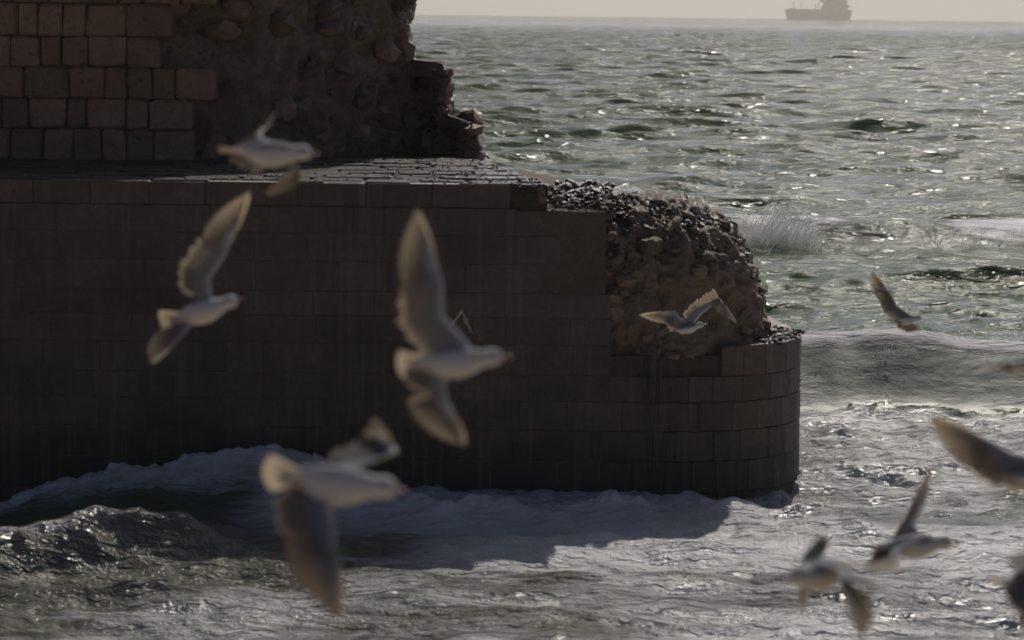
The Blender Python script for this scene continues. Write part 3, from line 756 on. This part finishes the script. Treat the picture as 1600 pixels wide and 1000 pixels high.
for px, top in ((1240, 2.5), (1252, 5), (1261, 13.2), (1274, 7), (1278.5, 5)):
    o = box_part('mast', sx(px) - 0.9, sx(px) + 0.9, -0.9, 0.9, dk - 0.5, sz(top), M['dark'])
    box_part('crosstree', sx(px) - 2.0, sx(px) + 2.0, -0.6, 0.6, sz(top + 0.9), sz(top + .2), M['dark'], parent=o)
box_part('radar_mast', sx(1299) - 1, sx(1299) + 1, -1, 1, sz(-5), sz(-13), M['dark'])
box_part('deck_house', sx(1232), sx(1243), -6, 6, sz(15.6), sz(14.2), M['dark'])
box_part('cargo_pipes', sx(1245), sx(1283), -3, 3, dk - 0.2, dk + 1.8, M['dark'])

# ------------------------------------------------------------------ gulls
def plumage():
    m, n, l, p = mat('gull_plumage')
    a = n.new('ShaderNodeAttribute'); a.attribute_name = 'plume'
    l.new(a.outputs['Color'], p.inputs['Base Color']); p.inputs['Roughness'].default_value = 0.75
    p.inputs['Specular IOR Level'].default_value = 0.2
    p.inputs['Sheen Weight'].default_value = 0.25
    co = n.new('ShaderNodeTexCoord').outputs['Object']
    bp = n.new('ShaderNodeBump'); bp.inputs['Distance'].default_value = 0.004
    l.new(noi(n, l, co, 90, 3), bp.inputs['Height']); l.new(bp.outputs[0], p.inputs['Normal'])
    return m
def feather():
    m, n, l, p = mat('gull_feather')
    a = n.new('ShaderNodeAttribute'); a.attribute_name = 'plume'
    l.new(a.outputs['Color'], p.inputs['Base Color']); p.inputs['Roughness'].default_value = 0.7
    p.inputs['Specular IOR Level'].default_value = 0.2
    tr = n.new('ShaderNodeBsdfTranslucent')
    tint = mixc(n, l, 1.0, a.outputs['Color'], (1.0, 0.85, 0.60), 'MULTIPLY'); l.new(tint, tr.inputs['Color'])
    ms = n.new('ShaderNodeMixShader'); ms.inputs[0].default_value = 0.5
    l.new(p.outputs[0], ms.inputs[1]); l.new(tr.outputs[0], ms.inputs[2])
    l.new(ms.outputs[0], n['Material Output'].inputs['Surface'])
    return m
M['plume'] = plumage(); M['feather'] = feather()
M['bill'] = plain('gull_bill', (0.22, 0.035, 0.02), 0.4); M['eye'] = plain('gull_eye', (0.01, 0.01, 0.01), 0.15)
WHITE = (0.64, 0.64, 0.63); GREY = (0.22, 0.235, 0.26); DUSK = (0.13, 0.13, 0.14); BLACK = (0.02, 0.02, 0.02)

STN = [(0.0, .009, .009, 0), (.02, .018, .018, .001), (.05, .0255, .0265, .003), (.09, .030, .031, .005), (.13, .0295, .030, .004), (.18, .030, .030, .001), (.24, .037, .037, -.002),
       (.32, .049, .046, -.004), (.42, .056, .052, -.006), (.52, .054, .049, -.005), (.62, .045, .038, -.002), (.72, .032, .025, .003), (.80, .024, .014, .006), (.88, .021, .007, .008)]
def col_attr(me, cols):
    a = me.color_attributes.new('plume', 'FLOAT_COLOR', 'POINT')
    a.data.foreach_set('color', np.array([(*c, 1) for c in cols], np.float32).ravel())
def mixv(a, b, t): return tuple(x + (y - x) * t for x, y in zip(a, b))

def solve_at(px, py, S, L, side):
    """point on the sight line of a pixel at distance L from S, on the far (+1) or near (-1) side"""
    d = ray(px, py); oc = CAM - S
    a = d.dot(d); b = 2 * oc.dot(d); c = oc.dot(oc) - L * L; disc = b * b - 4 * a * c
    if disc < 0: return CAM + d * (-b / (2 * a))
    return CAM + d * ((-b + side * math.sqrt(disc)) / (2 * a))

def gull(dist, head, tail, wings, label, head_side=0, up=Vector((0, 0, 1)), fan=0.5, scale=1.0, group='gulls in flight'):
    C = at_d((head[0] + tail[0]) / 2, (head[1] + tail[1]) / 2, dist)
    L = 0.36 * scale
    if head_side == 0:
        H = at_d(*head, dist); T = at_d(*tail, dist)
    else:
        H = solve_at(*head, C, L / 2, head_side); T = solve_at(*tail, C, L / 2, -head_side)
    ax = (H - T); real = ax.length; ax.normalize()
    if head_side == 0: L = min(max(real, 0.26), 0.5); scale = L / 0.36
    H = C + ax * L / 2
    side = up.cross(ax).normalized()          # bird's left
    upv = ax.cross(side).normalized()
    root = empty('gull', C, label, 'gull', group)
    loc = lambda p: p - C
    # ---- torso with head
    vs = []; cs = []; fs = []; NS = 18
    for (t, hw, hh, dz) in STN:
        c = H - ax * (t * L) + upv * (dz * scale)
        for k in range(NS):
            a = 2 * math.pi * k / NS
            v = c + side * (math.cos(a) * hw * scale) + upv * (math.sin(a) * hh * scale)
            vs.append(loc(v))
            top = math.sin(a)
            mant = max(0, min(1, (top - 0.05) * 3)) * max(0, min(1, (t - .20) / .05)) * max(0, min(1, (.76 - t) / .05))
            col = mixv(WHITE, GREY, mant)
            ear = math.exp(-((t - .105) / .016) ** 2 - ((abs(math.cos(a)) - 1) / .12) ** 2)
            cs.append(mixv(col, DUSK, min(1, ear)))
    ns = len(STN)
    for i in range(ns - 1):
        for k in range(NS):
            fs.append((i * NS + k, i * NS + (k + 1) % NS, (i + 1) * NS + (k + 1) % NS, (i + 1) * NS + k))
    fs.append(tuple(range(NS))); fs.append(tuple(range((ns - 1) * NS, ns * NS))[::-1])
    feats = []
    for wi, (wpx, tpx, sd_, sd2, *tw_) in enumerate(wings):
        tw = tw_[0] if tw_ else 0.0
        # which side of the body: decided by the wing itself
        S0 = H - ax * (0.33 * L) + upv * (0.028 * scale)
        aL, hL = (tw_[1], tw_[2]) if len(tw_) > 2 else (0.185, 0.29)
        W = solve_at(*wpx, S0, aL * scale, sd_); Tp = solve_at(*tpx, W, hL * scale, sd2)
        sgn = 1 if (W - S0).dot(side) > 0 else -1
        S = S0 + side * (sgn * 0.034 * scale)
        E = S + (W - S) * 0.5 - ax * (0.045 * scale)
        joints = [S - (W - S).normalized() * 0.02 * scale, S, E, W, W + (Tp - W) * 0.28, W + (Tp - W) * 0.55]
        halfc = [0.048, 0.046, 0.040, 0.027, 0.017, 0.006]; thick = [0.015, 0.014, 0.011, 0.008, 0.005, 0.0025]
        span = (W - S).normalized(); c0 = -ax - span * (-ax).dot(span)
        c0 = c0.normalized() if c0.length > 0.2 else (-upv)
        if tw:      # wing feathered towards edge-on
            vd = (C - CAM).normalized(); vd = vd - span * vd.dot(span); c0 = (c0 * (1 - tw) + vd.normalized() * tw); c0 = (c0 - span * c0.dot(span)).normalized()
        handd = (Tp - W).normalized()
        c1 = c0 - handd * c0.dot(handd); c1 = c1.normalized() if c1.length > 0.15 else c0
        b0 = len(vs); NW_ = 10
        for ji, (jp, hc, th) in enumerate(zip(joints, halfc, thick)):
            cdir = c0 if ji < 3 else ((c0 + c1).normalized() if ji == 3 else c1)
            sdir = span if ji < 3 else handd
            ndir = cdir.cross(sdir).normalized()
            if ndir.dot(upv) < 0: ndir = -ndir
            for k in range(NW_):
                a = 2 * math.pi * k / NW_
                x = math.cos(a); z = math.sin(a)
                tt = th * (1.0 if x < 0 else 0.55)
                v = jp + cdir * ((x + 0.72) * hc * scale) + ndir * (z * tt * scale)
                vs.append(loc(v))
                lead = max(0, -x - 0.55) * 2.2
                base = GREY if z > 0 else (0.26, 0.26, 0.27)
                cs.append(mixv(base, WHITE, min(1, lead + (0.6 if ji > 3 else 0))))
        for i in range(len(joints) - 1):
            for k in range(NW_):
                fs.append((b0 + i * NW_ + k, b0 + i * NW_ + (k + 1) % NW_, b0 + (i + 1) * NW_ + (k + 1) % NW_, b0 + (i + 1) * NW_ + k))
        fs.append(tuple(range(b0, b0 + NW_))); e0 = b0 + (len(joints) - 1) * NW_; fs.append(tuple(range(e0, e0 + NW_)))
        # ---- flight feathers
        fv = []; fc = []; ff = []
        def blade(root_, dirv, ln, wd, nrm_, colf, curl=0.0):
            k0 = len(fv); wv = nrm_.cross(dirv).normalized(); n_ = 6
            for q in range(n_ + 1):
                t = q / n_
                ww = wd * (0.55 + 0.45 * min(1, t * 4)) * (1 if t < .7 else max(0.12, 1 - ((t - .7) / .3) ** 2))
                c = root_ + dirv * (ln * t) + nrm_ * (curl * ln * t * t)
                for s_ in (-1, 0, 1):
                    fv.append(loc(c + wv * (s_ * ww / 2) + nrm_ * (0.0015 * (s_ == 0)))); fc.append(colf(t, s_))
                if q:
                    b = k0 + (q - 1) * 3; ff.append((b, b + 1, b + 4, b + 3)); ff.append((b + 1, b + 2, b + 5, b + 4))
        n0 = c0.cross(span).normalized(); n0 = n0 if n0.dot(upv) > 0 else -n0
        n1 = c1.cross(handd).normalized(); n1 = n1 if n1.dot(upv) > 0 else -n1
        for k in range(13):
            t = (k + 0.3) / 13
            r = (S + (E - S) * (t * 2)) if t < .5 else (E + (W - E) * (t * 2 - 1))
            dv = (c0 + span * (0.05 + 0.25 * t)).normalized()
            blade(r + c0 * 0.02 * scale + n0 * (0.0008 * (k % 2)), dv, (0.122 + 0.008 * math.sin(k * 2.1)) * scale, 0.042 * scale, n0,
                  lambda q, s_: mixv((0.36, 0.35, 0.335), WHITE, max(0, q - .8) * 2.5))
        for k in range(10):
            t = k / 9
            r = W + (Tp - W) * (0.30 * t)
            ang_ = (1 - t) ** 1.1
            dv = (handd * (1 - 0.80 * ang_) + (c0 * 0.4 + c1 * 0.6) * (0.95 * ang_ + 0.04)).normalized()
            ln = (0.135 + (((Tp - W).length * 0.72) / scale - 0.135) * t ** 1.15) * scale
            nn2 = (n0 * (1 - t) + n1 * t).normalized()
            outer = t
            blade(r + nn2 * (0.0009 * k), dv, ln, (0.044 - 0.010 * t) * scale, nn2,
                  lambda q, s_, o_=outer: mixv(mixv((0.33, 0.31, 0.285), (0.66, 0.63, 0.57), max(0, o_ - .35) * 1.5), BLACK, min(1, max(0, q - (0.93 - 0.10 * o_)) * 14)), 0.04)
        feats.append((fv, fc, ff))
    me = mesh_from(vs, fs, cs); bo = add_obj('body', me, root, M['plume'])
    for fv, fc, ff in feats: add_obj('wing_feathers', mesh_from(fv, ff, fc), root, M['feather'])
    # ---- tail fan
    fv = []; fc = []; ff = []
    tb = H - ax * (0.70 * L) + upv * 0.006 * scale
    for k in range(10):
        a = (k - 4.5) / 4.5 * fan
        dv = (-ax * math.cos(a) + side * math.sin(a)).normalized(); wv = upv.cross(dv).normalized()
        for q in range(4):
            t = q / 3; ww = (0.012 + 0.014 * t) * scale * (1 if q < 3 else .8)
            c = tb + side * ((k - 4.5) * 0.004 * scale) + dv * (0.30 * L * t) + upv * (0.0008 * k)
            for s_ in (-1, 1): fv.append(loc(c + wv * s_ * ww / 2)); fc.append(WHITE)
            if q: b = len(fv) - 4; ff.append((b, b + 1, b + 3, b + 2))
    add_obj('tail_feathers', mesh_from(fv, ff, fc), root, M['feather'])
    # ---- bill, eyes, tucked feet
    def cone(name, a, b, r0, r1, material, hs=1.0):
        d = (b - a).normalized(); s1 = upv.cross(d).normalized(); u1 = d.cross(s1); v_ = []; f_ = []
        for j, (q, r) in enumerate(((0, r0), (.35, r0 * .85), (.75, r0 * .7), (1, r1))):
            c = a + (b - a) * q - upv * (0.004 * scale * max(0, q - .6) * 2)
            for k in range(8): an = k * math.pi / 4; v_.append(loc(c + s1 * math.cos(an) * r * .7 + u1 * math.sin(an) * r * hs))
        for j in range(3):
            for k in range(8): f_.append((j * 8 + k, j * 8 + (k + 1) % 8, j * 8 + 8 + (k + 1) % 8, j * 8 + 8 + k))
        f_.append(tuple(range(8))); f_.append(tuple(range(24, 32)))
        me_ = mesh_from(v_, f_, None); return add_obj(name, me_, root, material)
    cone('bill', H - ax * 0.006 * scale, H + ax * 0.034 * scale - upv * 0.004 * scale, 0.0075 * scale, 0.0015 * scale, M['bill'])
    for s_ in (-1, 1):
        c = H - ax * 0.020 * scale + upv * 0.010 * scale + side * (s_ * 0.0205 * scale)
        bm = bmesh.new(); bmesh.ops.create_icosphere(bm, subdivisions=2, radius=0.0048 * scale)
        for v in bm.verts: v.co += loc(c)
        e_ = bpy.data.meshes.new('eye'); bm.to_mesh(e_); bm.free(); add_obj('eye', e_, root, M['eye'])
        a = H - ax * (0.62 * L) - upv * 0.034 * scale + side * (s_ * 0.014 * scale)
        cone('foot', a, H - ax * (0.86 * L) - upv * 0.008 * scale + side * (s_ * 0.012 * scale), 0.004 * scale, 0.007 * scale, M['bill'], .6)
    return root
def mesh_from(vs, fs, cs):
    me = bpy.data.meshes.new('part'); me.from_pydata([tuple(v) for v in vs], [], fs)
    bm = bmesh.new(); bm.from_mesh(me); bmesh.ops.recalc_face_normals(bm, faces=bm.faces); bm.to_mesh(me); bm.free()
    me.polygons.foreach_set('use_smooth', np.ones(len(me.polygons), bool))
    if cs is not None: col_attr(me, cs)
    return me

V3 = Vector
gull(10.4, (488, 240), (342, 238), [((408, 205), (436, 180), 1, 1, .35), ((464, 258), (420, 306), -1, -1, .92, .09, .17)], 'gull gliding right before the foot of the ruined tower', up=V3((0, .35, 1)), fan=.2)
gull(11.6, (372, 468), (252, 508), [((352, 395), (392, 298), 1, 1), ((288, 520), (240, 574), -1, -1)], 'gull banking steeply at left, one wing up and one down', head_side=0, up=V3((0, .9, .6)), fan=.45)
gull(8.6, (786, 558), (620, 574), [((688, 440), (652, 322), 1, 1), ((694, 618), (728, 694), -1, -1, 0, .13, .19)], 'large gull at centre with its wing raised straight up, bill to the right', up=V3((0, .75, .7)), fan=.5)
gull(30.0, (698, 522), (682, 534), [((652, 490), (640, 530), -1, -1), ((722, 488), (738, 525), 1, 1)], 'small distant gull hidden behind the raised wing of the large central gull', head_side=1)
gull(7.6, (622, 766), (410, 742), [((618, 706), (575, 650), 1, 1, .5, .16, .20), ((520, 838), (532, 974), -1, -1)], 'large gull low at left centre with brownish wing hanging down over the surf', up=V3((0, .7, .7)), fan=.6)
gull(29.0, (1103, 506), (1042, 520), [((1055, 487), (998, 492), -1, -1), ((1126, 468), (1150, 506), 1, 1)], 'small pale gull seen against the rubble end of the quay', head_side=1)
gull(27.0, (1440, 497), (1384, 502), [((1392, 462), (1364, 423), -1, -1), ((1432, 508), (1442, 518), 1, 1)], 'small gull with one slim wing raised in front of the breaking wave', up=V3((0, .3, 1)))
gull(17.0, (1620, 564), (1560, 578), [((1556, 566), (1516, 590), -1, -1), ((1640, 540), (1690, 556), 1, 1)], 'gull cut off by the right edge level with the curling wave', head_side=1)
gull(9.6, (1700, 734), (1556, 752), [((1545, 690), (1450, 648), -1, -1), ((1700, 660), (1740, 560), 1, 1)], 'gull at the right edge stretching a long dark wing over the glittering foam', head_side=0)
gull(11.8, (1488, 848), (1352, 858), [((1440, 796), (1462, 728), 1, 1, .6), ((1405, 872), (1398, 900), -1, -1, .5)], 'gull low at right with a dark wing pointing up', up=V3((0, .25, 1)), fan=.35)
gull(9.0, (1238, 903), (1338, 884), [((1256, 905), (1255, 958), 1, 1, .5, .10, .17), ((1312, 902), (1338, 998), -1, -1, .5, .13, .24)], 'gull facing left near the bottom edge with both wings arched down', head_side=-1)
gull(8.2, (1690, 905), (1545, 912), [((1640, 950), (1690, 1040), -1, -1), ((1650, 870), (1700, 800), 1, 1)], 'gull in the lower right corner, mostly outside the frame')

# ------------------------------------------------------------------ haze over the sea
hz = bpy.data.meshes.new('haze')
bm = bmesh.new(); bmesh.ops.create_cube(bm, size=1)
for v in bm.verts: v.co = Vector((v.co.x * 17200, 4550 + v.co.y * 9500, 38.5 + v.co.z * 85))
bm.to_mesh(hz); bm.free()
hm = bpy.data.materials.new('haze'); hm.use_nodes = True; n = hm.node_tree.nodes; l = hm.node_tree.links
n.remove(n['Principled BSDF']); pv = n.new('ShaderNodeVolumePrincipled')
pv.inputs['Color'].default_value = (0.97, 0.925, 0.76, 1); pv.inputs['Density'].default_value = 0.0002; pv.inputs['Anisotropy'].default_value = 0.35
l.new(pv.outputs[0], n['Material Output'].inputs['Volume'])
ho = add_obj('haze', hz, None, hm); tag(ho, 'pale warm haze lying over the sea', None, None, 'stuff')
